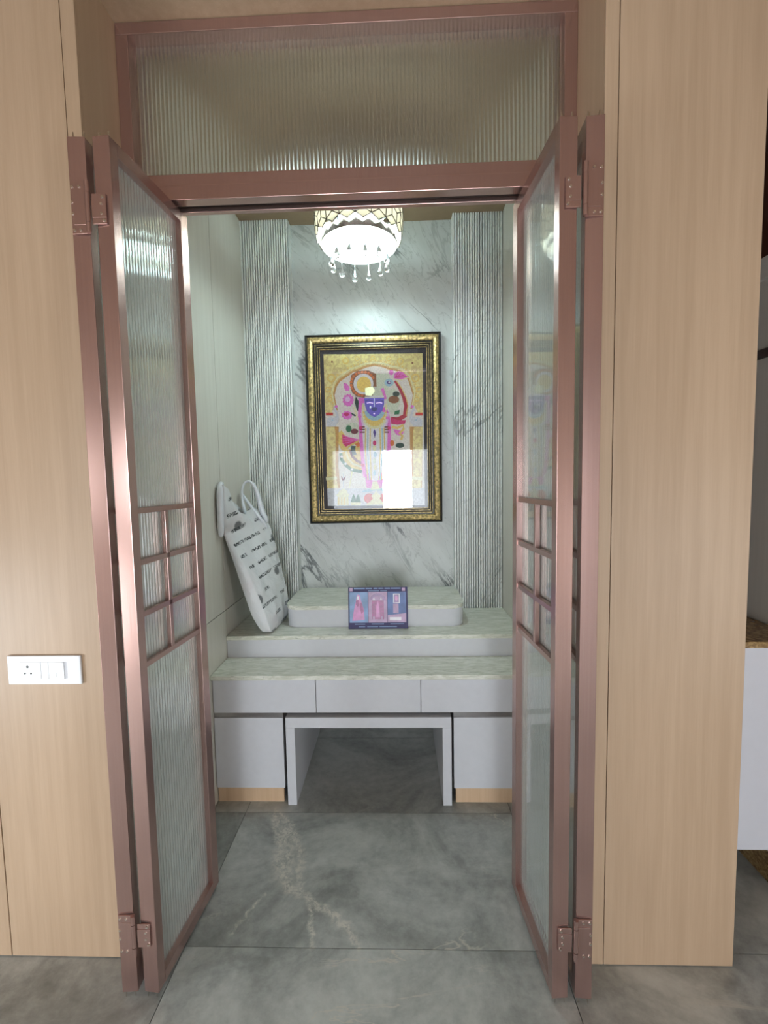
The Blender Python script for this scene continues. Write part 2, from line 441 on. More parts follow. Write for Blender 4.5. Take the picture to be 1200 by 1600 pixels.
vx = .032+(LW-.074)*.46
vbar_me = make_mesh('glazing_bar', split_bar(vx-.008, vx+.008, RAILS[3]+.008, RAILS[0]-.008), 'metal')
bm = bmesh.new()
for q in (-.012, .012): cyl(bm, (.012, q, 0), (.012+.002, q*1.15, .020), .0034, .0014, 8)
pin_t = make_mesh('pivot_pin', bm, 'steel', .6)
bm = bmesh.new()
for q in (-.012, .012): cyl(bm, (.0035, q, .001), (.0025, q*1.15, -.0155), .0030, .0014, 8)
pin_b = make_mesh('pivot_pin', bm, 'steel', .6)
for me in (hb_me, hb2): bpy.data.meshes.remove(me)

def leaf(door, near, far):
    n = Vector(near); f = Vector(far); d = f-n
    org = ORG[door.name]
    o = link('leaf', leaf_me, None, door); o.location = (n.x-org.x, n.y-org.y, 0); o.rotation_euler = (0, 0, math.atan2(d.y, d.x))
    link('glass_pane', pane_me, None, o)
    for z in RAILS: link('glazing_bar', hbar_me, None, o).location = (0, 0, z)
    link('glazing_bar', vbar_me, None, o)
    link('pivot_pin', pin_t, None, o).location = (0, 0, LZ1); link('pivot_pin', pin_b, None, o).location = (0, 0, LZ0)
    return o
def hinge(door, xa0, xa1, xb0, xb1, z0, z1, y):
    """big plate on the outer leaf, small plate on the inner leaf, barrel between"""
    xm = (min(max(xa0, xa1), max(xb0, xb1)) + max(min(xa0, xa1), min(xb0, xb1)))/2
    yb = y-.0045; bm = bmesh.new()
    a0, a1 = sorted((xa0, xa1)); b0, b1 = sorted((xb0, xb1)); h = z1-z0
    box(bm, a0, a1, yb, y-.0003, z0, z1, .0008)
    # cut-out rim on the big plate
    box(bm, a0+.006, a1-.006, yb-.0012, yb, z0+.022, z1-.022, .0006)
    zc0, zc1 = z0+h*.18, z0+h*.78
    box(bm, b0, b1, yb+.0005, y-.0003, zc0, zc1, .0008)
    box(bm, b0+(.0 if b0 > a0 else 0), b1, yb-.0006, yb+.0005, zc0+.016, zc1-.016, .0005)
    hg = obj('hinge', bm, 'metal', door)
    bm = bmesh.new(); e = a1 if b0 > a0 else a0
    cyl(bm, (e, yb-.002, z0), (e, yb-.002, z0+h*.2), .0065, n=12); cyl(bm, (e, yb-.001, z0+h*.21), (e, yb-.002, z1-h*.21), .0065, n=12); cyl(bm, (e, yb-.001, z1-h*.2), (e, yb-.002, z1+.002), .0065, n=12)
    obj('hinge_barrel', bm, 'metal', hg, smooth=.6)
    oe = a0 if b0 > a0 else a1; s = 1 if b0 > a0 else -1
    spots = [(oe+s*.006, z1-.010), (oe+s*.024, z1-.010), (oe+s*.006, z0+.010), (oe+s*.022, z0+.010), (oe+s*.004, z0+h*.62), (oe+s*.004, z0+h*.40)]
    fe = b1 if b0 > a0 else b0
    spots += [(fe-s*.008, zc1-.009), (fe-s*.012, zc1-.026), (fe-s*.012, zc0+.026), (fe-s*.006, zc0+.009)]
    for (x, z) in spots:
        bm = bmesh.new(); cyl(bm, (x, yb+.0003, z), (x, yb-.0022, z), .0042, .0030, 10)
        obj('screw', bm, 'steel', hg)

d1 = thing('door_1', 'folding fluted glass door in rose metal, left of the opening', 'folding door', (-.78, 1.37, 0), 'structure')
leaf(d1, (-.807, 1.185), (-.832, 1.549)); leaf(d1, (-.7425, 1.185), (-.7125, 1.549))
d2 = thing('door_2', 'folding fluted glass door in rose metal, right of the opening', 'folding door', (.47, 1.37, 0), 'structure')
leaf(d2, (.504, 1.188), (.532, 1.552)); leaf(d2, (.4385, 1.188), (.4165, 1.552))
for z0, z1 in ((2.146, 2.272), (.142, .262)):
    hinge(d1, -.826, -.781, -.772, -.735, z0, z1, 1.1835)
    hinge(d2, .523, .478, .468, .430, z0, z1, 1.1865)

# ------------------------------------------------------------------ socket and switch plate
sw = thing('switch_plate', 'white plastic plate with a three-pin socket and a rocker switch', 'switch', (-1.075, WY, .946))
obj('plate', B(-1.189, -.962, WY-.009, WY, .901, .990, .003), 'white_plastic' if 'white_plastic' in M else 'white_paint', sw)
M['white_plastic'] = plain('white_plastic', (232, 234, 238), .3, var=.01)
sw.children[0].data.materials[0] = M['white_plastic']
so = obj('socket', B(-1.149, -1.084, WY-.0112, WY-.0085, .918, .972, .0008), 'white_plastic', sw)
for x, z, r in ((-1.124, .957, .0042), (-1.133, .937, .0032), (-1.114, .937, .0032)):
    bm = bmesh.new(); cyl(bm, (x, WY-.0116, z), (x, WY-.0108, z), r, n=14); obj('pin_hole', bm, 'black', so)
obj('blank_insert', B(-1.0825, -1.0605, WY-.0112, WY-.0085, .918, .972, .0006), 'white_plastic', sw)
bm = bmesh.new(); prism_xy(bm, [(-1.059, WY-.0085), (-1.010, WY-.0085), (-1.010, WY-.0150), (-1.035, WY-.0118), (-1.059, WY-.0105)], .919, .971)
rk = obj('rocker', bm, 'white_plastic', sw)
obj('rocker_mark', B(-1.0365, -1.0345, WY-.0124, WY-.0112, .927, .938), 'alu', rk)

# ------------------------------------------------------------------ built-in altar cabinet
ac = thing('altar_cabinet', 'grey laminate altar cabinet with three drawers and two doors in the niche', 'cabinet', (-.13, 2.33, 0))
CY = 1.975
obj('carcass', B(NX0+.002, -.55, CY+.018, 2.612, .075, .598), 'cabinet_side', ac)
obj('carcass', B(.240, NX1-.002, CY+.018, 2.612, .075, .598), 'cabinet_side', ac)
obj('carcass', B(-.549, .239, CY+.018, 2.60, .44, .598), 'cabinet_side', ac)
for x0, x1 in ((NX0+.003, -.3915), (-.3885, .0885), (.0915, NX1-.003)):
    obj('drawer', B(x0, x1, CY, CY+.0178, .4385, .5955, .001), 'cabinet', ac)
for x0, x1 in ((NX0+.003, -.547), (.238, NX1-.003)):
    obj('door', B(x0, x1, CY, CY+.0178, .076, .4135, .001), 'cabinet', ac)
    obj('finger_profile', B(x0, x1, CY+.006, CY+.0178, .4145, .4375), 'alu', ac)
obj('plinth', B(NX0+.003, -.556, CY+.012, CY+.03, 0, .0745), 'wood_pale', ac)
obj('plinth', B(.247, NX1-.003, CY+.012, CY+.03, 0, .0745), 'wood_pale', ac)

lt = thing('low_table', 'grey laminate low table nested in the kneehole under the drawers', 'table', (-.153, 2.2, 0))
obj('top', B(-.532, .226, 1.964, 2.58, .372, .420, .001), 'cabinet', lt)
obj('side_panel', B(-.532, -.491, 1.964, 2.58, 0, .3715, .001), 'cabinet', lt)
obj('side_panel', B(.186, .226, 1.964, 2.58, 0, .3715, .001), 'cabinet', lt)

tag(obj('granite_worktop', B(NX0+.001, NX1-.001, 1.958, 2.30, .599, .621, .002), 'granite'), 'lower green-white granite slab over the three drawers', 'worktop')
st = thing('altar_step', 'granite-topped step with grey riser, behind the lower granite slab', 'step', (-.13, 2.4, .622))
obj('riser', B(NX0+.002, NX1-.002, 2.172, NY-.07, .6215, .7125), 'cabinet', st)
obj('granite_top', B(NX0+.001, NX1-.001, 2.162, NY-.066, .713, .7335, .002), 'granite', st)

def rounded(x0, x1, y0, y1, r, n=8):
    pts = [(x1, y1), (x0, y1)]
    for k in range(n+1):
        a = PI+k/n*PI/2; pts.append((x0+r+r*math.cos(a), y0+r+r*math.sin(a)))
    for k in range(n+1):
        a = 1.5*PI+k/n*PI/2; pts.append((x1-r+r*math.cos(a), y0+r+r*math.sin(a)))
    return pts
pf = thing('altar_platform', 'low platform with rounded corners and granite top under the painting', 'platform', (-.132, 2.5, .734))
obj('body', prism_xy(bmesh.new(), rounded(-.600, .336, 2.288, 2.618, .075), .734, .8275), 'cabinet', pf, smooth=.5)
bm = prism_xy(bmesh.new(), rounded(-.604, .340, 2.284, 2.618, .078), .828, .8485)
obj('granite_top', bm, 'granite', pf, smooth=.5)
obj('back_strip', B(-.594, .328, 2.6185, NY-.0005, .734, .8485), 'granite', pf)

# ------------------------------------------------------------------ framed relief painting
def UV(u, v):   # measured position in the painting -> X, Z on its plane
    return (-.61745919+.00083122*u-.0000287127*v+1.96854e-8*u*v, 2.440902-.0000242235*u-.00084028*v+7.5587e-9*u*v)
pa = thing('framed_painting', 'gold and black framed gilded relief painting of a blue-faced robed figure', 'painting', (-.132, NY, 1.246))
FX0, FX1, FZ0, FZ1 = -.524, .262, 1.246, 2.341
def ring(prof):   # prof: list of (inset, y)
    bm = bmesh.new(); loops = []
    for i, y in prof:
        loops.append([bm.verts.new(p) for p in ((FX0+i, y, FZ0+i), (FX1-i, y, FZ0+i), (FX1-i, y, FZ1-i), (FX0+i, y, FZ1-i))])
    for a, b in zip(loops, loops[1:]):
        for k in range(4): bm.faces.new((a[k], a[(k+1) % 4], b[(k+1) % 4], b[k]))
    return bm
def gold(name, rgb, rough, metal, bs, bstr, dark=.62):
    t = NT(name); n = t.noise(t.pos(), bs, 3, .6)
    c = lin(rgb); t.set(t.mix(t.rng(n, .35, .65), tuple(v*dark for v in c)+(1,), tuple(min(1, v*1.15) for v in c)+(1,)), rough, metal); t.bump(n, bstr, .004); return t.m
M['gold_frame'] = gold('carved_gold', (222, 196, 136), .35, .75, 75, .9, .4)
M['gold_leaf'] = gold('gold_leaf', (252, 230, 158), .42, .0, 60, .5, .80)
M['bronze'] = plain('dark_bronze', (84, 79, 70), .3, .6, .15, 20)
obj('frame_edge', ring([(0, NY-.001), (0, NY-.040), (.006, NY-.044), (.012, NY-.040), (.012, NY-.02)]), 'black', pa)
obj('gold_moulding', ring([(.012, NY-.02), (.0125, NY-.041), (.020, NY-.050), (.031, NY-.053), (.042, NY-.049), (.048, NY-.040), (.048, NY-.02)]), 'gold_frame', pa)
obj('inner_edge', ring([(.0482, NY-.02), (.0482, NY-.042), (.054, NY-.042), (.054, NY-.02)]), 'black', pa)
obj('bronze_moulding', ring([(.0542, NY-.02), (.0542, NY-.041), (.062, NY-.043), (.066, NY-.037), (.074, NY-.038), (.079, NY-.031), (.083, NY-.031), (.083, NY-.01)]), 'bronze', pa)
for i_ in (.0575, .070, .0812):
    obj('fillet_line', ring([(i_, NY-.036), (i_, NY-.0438 if i_ < .06 else NY-.039 if i_ < .075 else NY-.0325), (i_+.002, NY-.0438 if i_ < .06 else NY-.039 if i_ < .075 else NY-.0325), (i_+.002, NY-.03)]), 'gold_frame', pa)
M['mat_board'] = plain('slate_mat', (66, 68, 76), .7, var=.08)
obj('mat_board', B(FX0+.05, FX1-.05, NY-.018, NY-.001, FZ0+.05, FZ1-.05), 'mat_board', pa)
obj('glass', B(FX0+.0835, FX1-.0835, NY-.0325, NY-.0312, FZ0+.0835, FZ1-.0835), 'clear', pa)
YB = NY-.018
def paint(name, rgb, rough=.5, var=.12, metal=0):
    if name not in M: M[name] = plain(name, rgb, rough, metal, var, 120)
    return name
def rel(name, pts, mat, lvl, off=0, parent=None, th=.0016):
    """a raised piece of the relief; lvl = layer"""
    y1 = YB-lvl*.0013
    pp = [UV(*p) for p in pts]
    ar = sum(a[0]*b[1]-b[0]*a[1] for a, b in zip(pp, pp[1:]+pp[:1]))
    if ar < 0: pp = pp[::-1]
    return obj(name, prism_xz(bmesh.new(), pp, y1-th, y1+.0004), mat, parent or pa)
def ell(cx, cy, rx, ry, n=18, a0=0, a1=360):
    return [(cx+rx*math.cos(math.radians(a0+(a1-a0)*k/n)), cy+ry*math.sin(math.radians(a0+(a1-a0)*k/n))) for k in range(n+(0 if a1-a0 >= 360 else 1))]
def band(pts, w):
    L = []; Rr = []
    for i, p in enumerate(pts):
        a = pts[max(i-1, 0)]; b = pts[min(i+1, len(pts)-1)]; d = (b[0]-a[0], b[1]-a[1]); m = math.hypot(*d) or 1
        ww = w[i] if isinstance(w, (list, tuple)) else w
        nx, ny = -d[1]/m*ww/2, d[0]/m*ww/2
        L.append((p[0]+nx, p[1]+ny)); Rr.append((p[0]-nx, p[1]-ny))
    return L+Rr[::-1]
def mir(pts, c=597): return [(2*c-x, y) for x, y in pts]
for nm, c in dict(p_ground=(226, 220, 210), p_ochre=(196, 150, 86), p_cream=(232, 222, 176), p_white=(226, 228, 226), p_pink=(244, 116, 200), p_rose=(206, 48, 116),
                  p_crimson=(176, 40, 66), p_blue=(74, 58, 138), p_navy=(36, 34, 84), p_sky=(160, 194, 206), p_green=(30, 112, 72), p_dgreen=(24, 66, 58), p_yellow=(228, 198, 112),
                  p_red=(206, 62, 48), p_orange=(216, 120, 58), p_maroon=(112, 42, 58), p_grey=(204, 208, 212), p_pale=(206, 214, 192), p_brown=(140, 92, 60), p_lilac=(232, 190, 232)).items(): paint(nm, tuple(min(250, int(v*1.08)+6) for v in c))
rel('ground', [(245, 238), (935, 232), (952, 1290), (275, 1294)], 'p_ground', 0)
arch = [(335, 610), (322, 560), (312, 505), (328, 445), (350, 412), (398, 378), (440, 350), (482, 336), (530, 316), (590, 303), (660, 312), (715, 332), (748, 335), (792, 352), (840, 400), (860, 458), (874, 505), (864, 560), (856, 600)]
rel('arch_edge', [(250, 245), (932, 240), (940, 600)]+[(x-6 if x > 600 else x+10, y+12) for x, y in arch[::-1]]+[(255, 610)], 'p_ochre', 1)
rel('gilded_arch', [(245, 238), (935, 231), (938, 640), (905, 640), (870, 580)]+arch[::-1]+[(318, 590), (300, 640), (257, 640)], 'gold_leaf', 2.4, th=.003)
rel('arch_trim', band([(x+(-8 if x < 590 else 8), y-10) for x, y in arch], 7), 'p_cream', 5.4, th=.0015)
for k in range(0, len(arch)-1):
    (xa, ya), (xb, yb) = arch[k], arch[k+1]
    for f_ in (.25, .75):
        u_, v_ = xa+(xb-xa)*f_, ya+(yb-ya)*f_; dx_ = -22 if u_ < 590 else 22
        rel('arch_bead', ell(u_+dx_*abs(u_-590)/280, v_-26, 6, 6, 8), 'p_yellow', 5.2, th=.0018)
for cx, cy, rr_ in ((300, 400, 30), (275, 480, 20), (290, 545, 18), (400, 282, 24), (480, 268, 18), (885, 400, 30), (910, 480, 20), (895, 545, 18), (780, 285, 24), (700, 268, 18), (590, 262, 16)):
    sw_ = rel('arch_scroll', ell(cx, cy, rr_, rr_, 14), 'p_yellow', 5, th=.0014); rel('arch_scroll_heart', ell(cx, cy, rr_*.62, rr_*.62, 12), 'gold_leaf', 6.3, parent=sw_, th=.0012)
for cx, cy in ((305, 290), (865, 298)):
    ro = rel('rosette', ell(cx, cy, 34, 34), 'gold_leaf', 5, th=.002); rel('rosette_centre', ell(cx, cy, 7, 7, 10), 'p_brown', 6.4, parent=ro, th=.001)
for side in (0, 1):
    f = (lambda p: p) if side == 0 else (lambda p: mir(p, 599))
    rel('pillar_edge', f([(262, 735), (352, 735), (348, 1000), (362, 1165), (268, 1165)]), 'p_ochre', 1)  # ochre colour of the picture ground along the pillar
    pl = rel('gilded_pillar', f([(262, 738), (322, 738), (330, 800), (330, 1080), (348, 1165), (272, 1168)]), 'gold_leaf', 2.4, th=.003)
    for k in range(9):
        y0 = 775+k*36; rel('pillar_twist', f(band([(268, y0+26), (296, y0+8), (326, y0-16)], 10)), 'gold_leaf', 5, parent=pl, th=.0015)
    rel('pillar_base', f([(262, 1090), (338, 1084), (342, 1106), (264, 1112)]), 'p_cream', 5, parent=pl)
    rel('red_band', f([(262, 638), (312, 638), (312, 658), (262, 658)]), 'p_red', 4.8)
    el = rel('elephant', f([(266, 690), (290, 668), (316, 672), (334, 660), (326, 636), (314, 612), (318, 592), (336, 586), (345, 600), (332, 610), (342, 634), (354, 668), (350, 700), (326, 734), (268, 736)]), 'p_grey', 5.2, th=.003)
    rel('elephant_trunk_tip', f(ell(335, 596, 11, 10, 10)), 'p_pink', 7.6, parent=el)
    rel('elephant_eye', f(ell(308, 690, 6, 5, 8)), 'p_sky', 7.6, parent=el)
sh = rel('lower_shelf', [(270, 1172), (950, 1166), (952, 1290), (276, 1294)], 'p_grey', 1.2)
t_ = rel('small_temple', [(342, 1288), (342, 1225), (336, 1218), (350, 1200), (356, 1184), (374, 1174), (392, 1172), (408, 1186), (414, 1202), (424, 1216), (418, 1225), (422, 1288)], 'p_cream', 2.6, th=.002)
for k in range(4): rel('temple_column', band([(352+k*20, 1232), (352+k*20, 1286)], 5), 'p_yellow', 4.2, parent=t_)
for cx in (456, 486): rel('green_cone', [(cx-20, 1268), (cx-10, 1228), (cx, 1210), (cx+10, 1228), (cx+20, 1268)], 'p_green', 2.6)
rel('cone_tray', [(432, 1269), (508, 1269), (504, 1288), (436, 1288)], 'p_cream', 2.6)
thr = rel('red_cushion', ell(562, 1240, 34, 36), 'p_red', 2.6); rel('red_cushion', ell(668, 1240, 34, 36), 'p_red', 2.6)
rel('gold_stool', [(545, 1280), (570, 1264), (590, 1240), (578, 1222), (600, 1205), (612, 1180), (626, 1205), (648, 1222), (638, 1240), (656, 1264), (690, 1278), (690, 1284), (545, 1286)], 'p_cream', 4)
rel('silver_tray', band([(518, 1192), (560, 1184), (600, 1176), (640, 1176), (690, 1182), (716, 1192)], [8, 22, 14, 14, 22, 8]), 'p_sky', 4.6)
pt = rel('red_pot', [(760, 1168), (800, 1160), (818, 1186), (824, 1220), (815, 1262), (758, 1264), (752, 1236), (764, 1210), (772, 1190)], 'p_red', 2.6, th=.002)
rel('pot_base', [(752, 1264), (812, 1262), (808, 1274), (756, 1276)], 'p_cream', 2.6)
# the figure
rel('scarf_end', [(352, 775), (372, 760), (392, 790), (398, 850), (420, 890), (400, 912), (368, 896), (350, 850)], 'p_yellow', 2.4)
fan = rel('pink_fan', [(376, 788), (430, 812), (486, 824), (512, 822), (450, 850), (400, 876), (378, 848)], 'p_rose', 3.4)
for k in range(4): rel('fan_rib', band([(380, 800+k*18), (488, 824+k*2)], 4), 'p_pink', 4.8, parent=fan, th=.001)
rel('fan_hem', band([(398, 892), (440, 862), (480, 842), (512, 818)], 12), 'p_yellow', 4.2)
rel('skirt_fan', [(512, 860), (470, 870), (420, 895), (368, 918), (362, 960), (385, 1005), (430, 1035), (512, 1050)], 'p_yellow', 2.4)
for pts, w, m in (([(366, 920), (372, 965), (400, 1005), (440, 1035), (512, 1052)], 22, 'p_green'), ([(432, 900), (448, 945), (480, 975), (512, 990)], 18, 'p_maroon'),
                  ([(400, 905), (415, 955), (450, 995), (512, 1018)], 14, 'p_cream'), ([(455, 870), (452, 900), (462, 935)], 30, 'p_dgreen'), ([(476, 848), (496, 872)], 30, 'p_orange')):
    rel('skirt_band', band(pts, w), m, 3.6)
for k, (u, v) in enumerate(((372, 945), (400, 995), (445, 1035))): rel('skirt_dot', ell(u, v, 9, 9, 10), 'p_white', 5)
rel('walking_stick', band([(446, 1040), (436, 1100), (424, 1165)], 9), 'p_cream', 3)
rel('floor_lamp', band([(384, 1165), (384, 1090), (382, 1060)], 6), 'p_grey', 3); rel('floor_lamp_flame', [(368, 1080), (384, 1100), (402, 1078), (392, 1112), (374, 1112)], 'p_maroon', 3.4)
rel('robe', [(520, 720), (680, 715), (698, 900), (690, 1060), (668, 1165), (560, 1165), (528, 1060), (512, 900)], 'p_white', 3, th=.002)
for x, m in ((540, 'p_yellow'), (556, 'p_sky'), (572, 'p_yellow'), (640, 'p_yellow'), (654, 'p_sky'), (668, 'p_yellow')):
    rel('robe_stripe', band([(x, 745), (x+ (x-604)*.06, 900), (604+(x-604)*.75, 1110)], 7), m, 4.8)
rel('necklace_jewel', [(600, 750), (612, 775), (604, 815), (592, 775)], 'p_blue', 5.2)
rel('necklace_jewel', ell(602, 850, 12, 18, 12), 'p_rose', 5.2)
for k, v in enumerate((885, 930, 975, 1020, 1060)): rel('robe_pendant', ell(603+(k % 2)*5-2, v, 13-k, 20, 12), ('p_cream', 'p_sky', 'p_pale', 'p_cream', 'p_sky')[k], 5)
rel('pink_hem', [(535, 1080), (560, 1060), (580, 1110), (620, 1120), (650, 1060), (668, 1080), (650, 1165), (548, 1165)], 'p_pink', 4.4)
rel('gold_anklet', [(588, 1120), (622, 1120), (640, 1175), (575, 1178)], 'p_cream', 5.4)
for pts in ([(505, 560), (498, 640), (505, 720), (506, 800), (512, 880), (520, 980), (536, 1090)], [(668, 600), (692, 650), (703, 720), (704, 800), (702, 890), (690, 980), (668, 1090)]):
    g_ = rel('pink_garland', band(pts, 24), 'p_pink', 4.8, th=.0025)
    for k, (u, v) in enumerate(pts[:-1]): rel('garland_flower', ell(u, v+25, 13, 11, 10), 'p_rose' if k % 3 == 2 else 'p_pink', 7.2, parent=g_)
for x0, x1 in ((498, 534), (670, 702)):
    for k in range(3): rel('maroon_armlet', band([(x0, 738+k*18), (x1, 738+k*18)], 9), 'p_maroon', 6.6)
rel('collar', ell(602, 640, 84, 104, 22, -5, 185), 'p_yellow', 5.4, th=.002)
for k in range(13):
    a = math.radians(6+k*14); rel('collar_scallop', ell(602+80*math.cos(a), 642+100*math.sin(a), 10, 11, 8), 'p_cream', 6.8, th=.001)
for sx in (-1, 1):
    rel('ear_drop', ell(602+sx*80, 602, 9, 24, 10), 'p_cream', 8.4); rel('side_lock', band([(602+sx*92, 640), (602+sx*88, 700), (602+sx*80, 730)], 12), 'p_lilac', 6.6)
rel('collar_inner', ell(602, 628, 70, 66, 20, 0, 180), 'p_sky', 7)
face = rel('face', [(530, 540), (668, 538), (668, 580), (656, 625), (630, 655), (603, 668), (576, 658), (548, 630), (536, 590)], 'p_blue', 8.2, th=.004)
rel('brow', band([(538, 562), (560, 552), (590, 556)], 5), 'p_navy', 11.4, parent=face, th=.001); rel('brow', band([(612, 556), (640, 552), (662, 562)], 5), 'p_navy', 11.4, parent=face, th=.001)
rel('eyelid', band([(548, 574), (570, 570), (592, 575)], 6), 'p_lilac', 11.4, parent=face, th=.001); rel('eyelid', band([(612, 575), (636, 570), (656, 574)], 6), 'p_lilac', 11.4, parent=face, th=.001)
rel('nose_line', band([(600, 540), (600, 600)], 4), 'p_grey', 11.4, parent=face, th=.001); rel('mouth', [(580, 606), (600, 600), (622, 606), (616, 626), (600, 632), (584, 624)], 'p_navy', 11.4, parent=face, th=.001)
rel('nose_jewel', ell(574, 602, 6, 10, 10), 'p_grey', 12, parent=face, th=.001); rel('chin_mark', ell(600, 646, 6, 6, 10), 'p_lilac', 12, parent=face, th=.001)
rel('turban', [(590, 370), (700, 372), (712, 430), (690, 500), (668, 536), (540, 540), (560, 500), (610, 480)], 'p_pale', 5, th=.002)
crown = rel('crown_outer', [(430, 440), (440, 380), (480, 352), (560, 348), (612, 372), (616, 460), (596, 458), (590, 520), (540, 535), (480, 528), (445, 500)], 'p_brown', 6, th=.002)
for k in range(16):
    a = math.radians(95+k*15.5); rel('crown_bead', ell(522+84*math.cos(a), 440+80*math.sin(a), 10, 10, 8), 'p_orange', 7.6, parent=crown)
rel('crown_white', ell(525, 442, 70, 72), 'p_white', 7.8, parent=crown); cy_ = rel('crown_gold', ell(528, 446, 50, 54), 'p_yellow', 9.2, parent=crown, th=.0025)
rel('crown_tassel', [(535, 470), (590, 460), (606, 490), (580, 525), (540, 520)], 'p_cream', 10.5, parent=crown)
rel('turban_band', band([(535, 535), (600, 530), (668, 528)], 12), 'p_white', 8)
rel('pink_tie', [(488, 538), (530, 534), (532, 572), (492, 574)], 'p_pink', 7)
rel('pink_tie', band([(655, 470), (668, 510), (676, 545)], 20), 'p_pink', 7)
rel('peacock_eye', ell(702, 432, 32, 26), 'p_sky', 6.6); rel('peacock_pupil', ell(702, 432, 15, 11), 'p_blue', 8); rel('peacock_spark', ell(704, 431, 7, 6), 'p_white', 9.4)
rel('pink_knot', ell(718, 362, 16, 18), 'p_pink', 7)
fn = rel('turban_fan', [(736, 400), (740, 368), (768, 352), (800, 362), (838, 398), (800, 414), (760, 414)], 'p_pink', 6)
for k in range(4): rel('fan_rib', band([(744, 398), (768+k*18, 362+k*10)], 3.5), 'p_rose', 7.6, parent=fn, th=.001)
rel('fan_hem', band([(738, 408), (790, 414), (838, 396)], 8), 'p_cream', 7.6)
rel('crimson_scarf', band([(742, 420), (776, 470), (806, 530), (822, 590), (812, 660), (760, 688), (716, 680)], [12, 20, 26, 30, 30, 34, 30]), 'p_crimson', 4.6)
rel('scarf_trim', band([(752, 418), (790, 470), (820, 535), (834, 590), (820, 660)], 6), 'p_yellow', 6)
rel('raised_arm', [(690, 490), (730, 470), (770, 500), (778, 570), (760, 630), (720, 650), (690, 600), (684, 540)], 'p_pale', 5)
rel('arm_flowers', ell(735, 548, 38, 26, 14), 'p_brown', 6.6); rel('arm_flowers', ell(752, 510, 24, 18, 12), 'p_dgreen', 6.6); rel('green_gem', [(742, 628), (778, 620), (772, 650), (738, 652)], 'p_green', 7)
rel('pink_ruffle', [(712, 672), (760, 690), (820, 690), (812, 715), (760, 722), (718, 716)], 'p_rose', 6.2)
rel('ribbon', band([(722, 738), (760, 745), (800, 725), (804, 752), (776, 782), (796, 800), (786, 826)], 16), 'p_yellow', 5.6)
rel('ribbon_pink', [(730, 752), (770, 760), (806, 770), (790, 800), (752, 790)], 'p_pink', 4.4)
rel('orange_flower', ell(724, 850, 14, 22), 'p_orange', 6.8); rel('teal_gem', ell(778, 866, 30, 18), 'p_dgreen', 4.6)
rel('shoulder_scarf', [(715, 700), (700, 760), (700, 860), (716, 870), (712, 760)], 'p_rose', 4)
# lotus flowers, leaf, hand on the left
for (u, v, rx, ry, n) in ((418, 552, 42, 46, 11), (410, 656, 40, 32, 9)):
    lo = rel('lotus', [(u+(rx if k % 2 == 0 else rx*.8)*math.cos(PI*k/n), v+(ry if k % 2 == 0 else ry*.8)*math.sin(PI*k/n)) for k in range(2*n)], 'p_pink', 3.6, th=.0025)
    rel('lotus_heart', ell(u-4, v-6, rx*.45, ry*.4), 'p_rose' if v > 600 else 'p_lilac', 6, parent=lo)
rel('lotus_bud', [(388, 432), (410, 440), (428, 464), (424, 488), (400, 486), (386, 462)], 'p_pink', 3.6, th=.0025)
rel('lotus_leaf', [(470, 525), (492, 560), (512, 600), (500, 640), (478, 620), (464, 570)], 'p_dgreen', 3.4)
rel('lotus_stem', band([(458, 600), (474, 650), (490, 700)], 10), 'p_cream', 4); rel('lotus_stem', band([(430, 640), (470, 660)], 12), 'p_dgreen', 3.2)
rel('hand', [(402, 720), (440, 705), (480, 710), (500, 740), (490, 790), (430, 790)], 'p_pale', 4)
rel('hand_gem', ell(422, 750, 20, 24), 'p_green', 5.6); rel('bracelet', ell(462, 768, 26, 18), 'p_maroon', 5.6)

# ------------------------------------------------------------------ small printed plaque
M['p_deep'] = plain('plaque_navy', (42, 32, 92), .5, var=.1); M['p_haze'] = plain('plaque_blue', (150, 176, 216), .5, var=.15, vscale=18)
M['p_haze2'] = plain('plaque_blue_dusk', (118, 138, 190), .5, var=.15, vscale=18); M['p_mauve'] = plain('plaque_mauve', (206, 176, 208), .5, var=.12)
M['p_magenta'] = plain('plaque_magenta', (156, 44, 122), .3, var=.25, vscale=90); M['p_orchid'] = plain('plaque_orchid', (206, 120, 182), .3, var=.15)
M['p_violet'] = plain('plaque_violet', (140, 96, 150), .3, var=.15); M['p_ivory'] = plain('plaque_ivory', (232, 226, 234), .3, var=.05)
pq = thing('printed_plaque', 'small blue and magenta printed plaque leaning on the platform', 'plaque', (-.112, 2.258, .7338))
PQA = math.radians(-8)
def pqx(u): return -.2655+(u-140)*.000334
def pqz(v): return (735-v)*.000331
def pq_piece(name, pts, mat, lvl, parent=None, back=None):
    pp = [(pqx(u), pqz(v)) for u, v in pts]
    if sum(a[0]*b[1]-b[0]*a[1] for a, b in zip(pp, pp[1:]+pp[:1])) < 0: pp = pp[::-1]
    f = -lvl*.0003; bm = prism_xz(bmesh.new(), pp, f-.0004, f+.0002 if back is None else back)
    bmesh.ops.rotate(bm, cent=(0, 0, 0), matrix=Matrix.Rotation(PQA, 3, 'X'), verts=bm.verts)
    bmesh.ops.translate(bm, vec=(0, 2.2585, .7350), verts=bm.verts)
    return obj(name, bm, mat, parent or pq)
R4 = lambda a, b, c, d: [(a, b), (c, b), (c, d), (a, d)]
bd = pq_piece('board', R4(140, 95, 1060, 737), 'p_deep', 0, back=.008)
p1 = pq_piece('left_picture', R4(160, 170, 446, 642), 'p_haze', 1); p2 = pq_piece('middle_picture', R4(452, 170, 745, 642), 'p_mauve', 1); p3 = pq_piece('right_picture', R4(751, 170, 1036, 642), 'p_haze2', 1)
pq_piece('robed_figure', [(200, 615), (230, 430), (255, 330), (270, 235), (292, 205), (318, 222), (345, 330), (380, 430), (392, 600)], 'p_orchid', 2, p1)
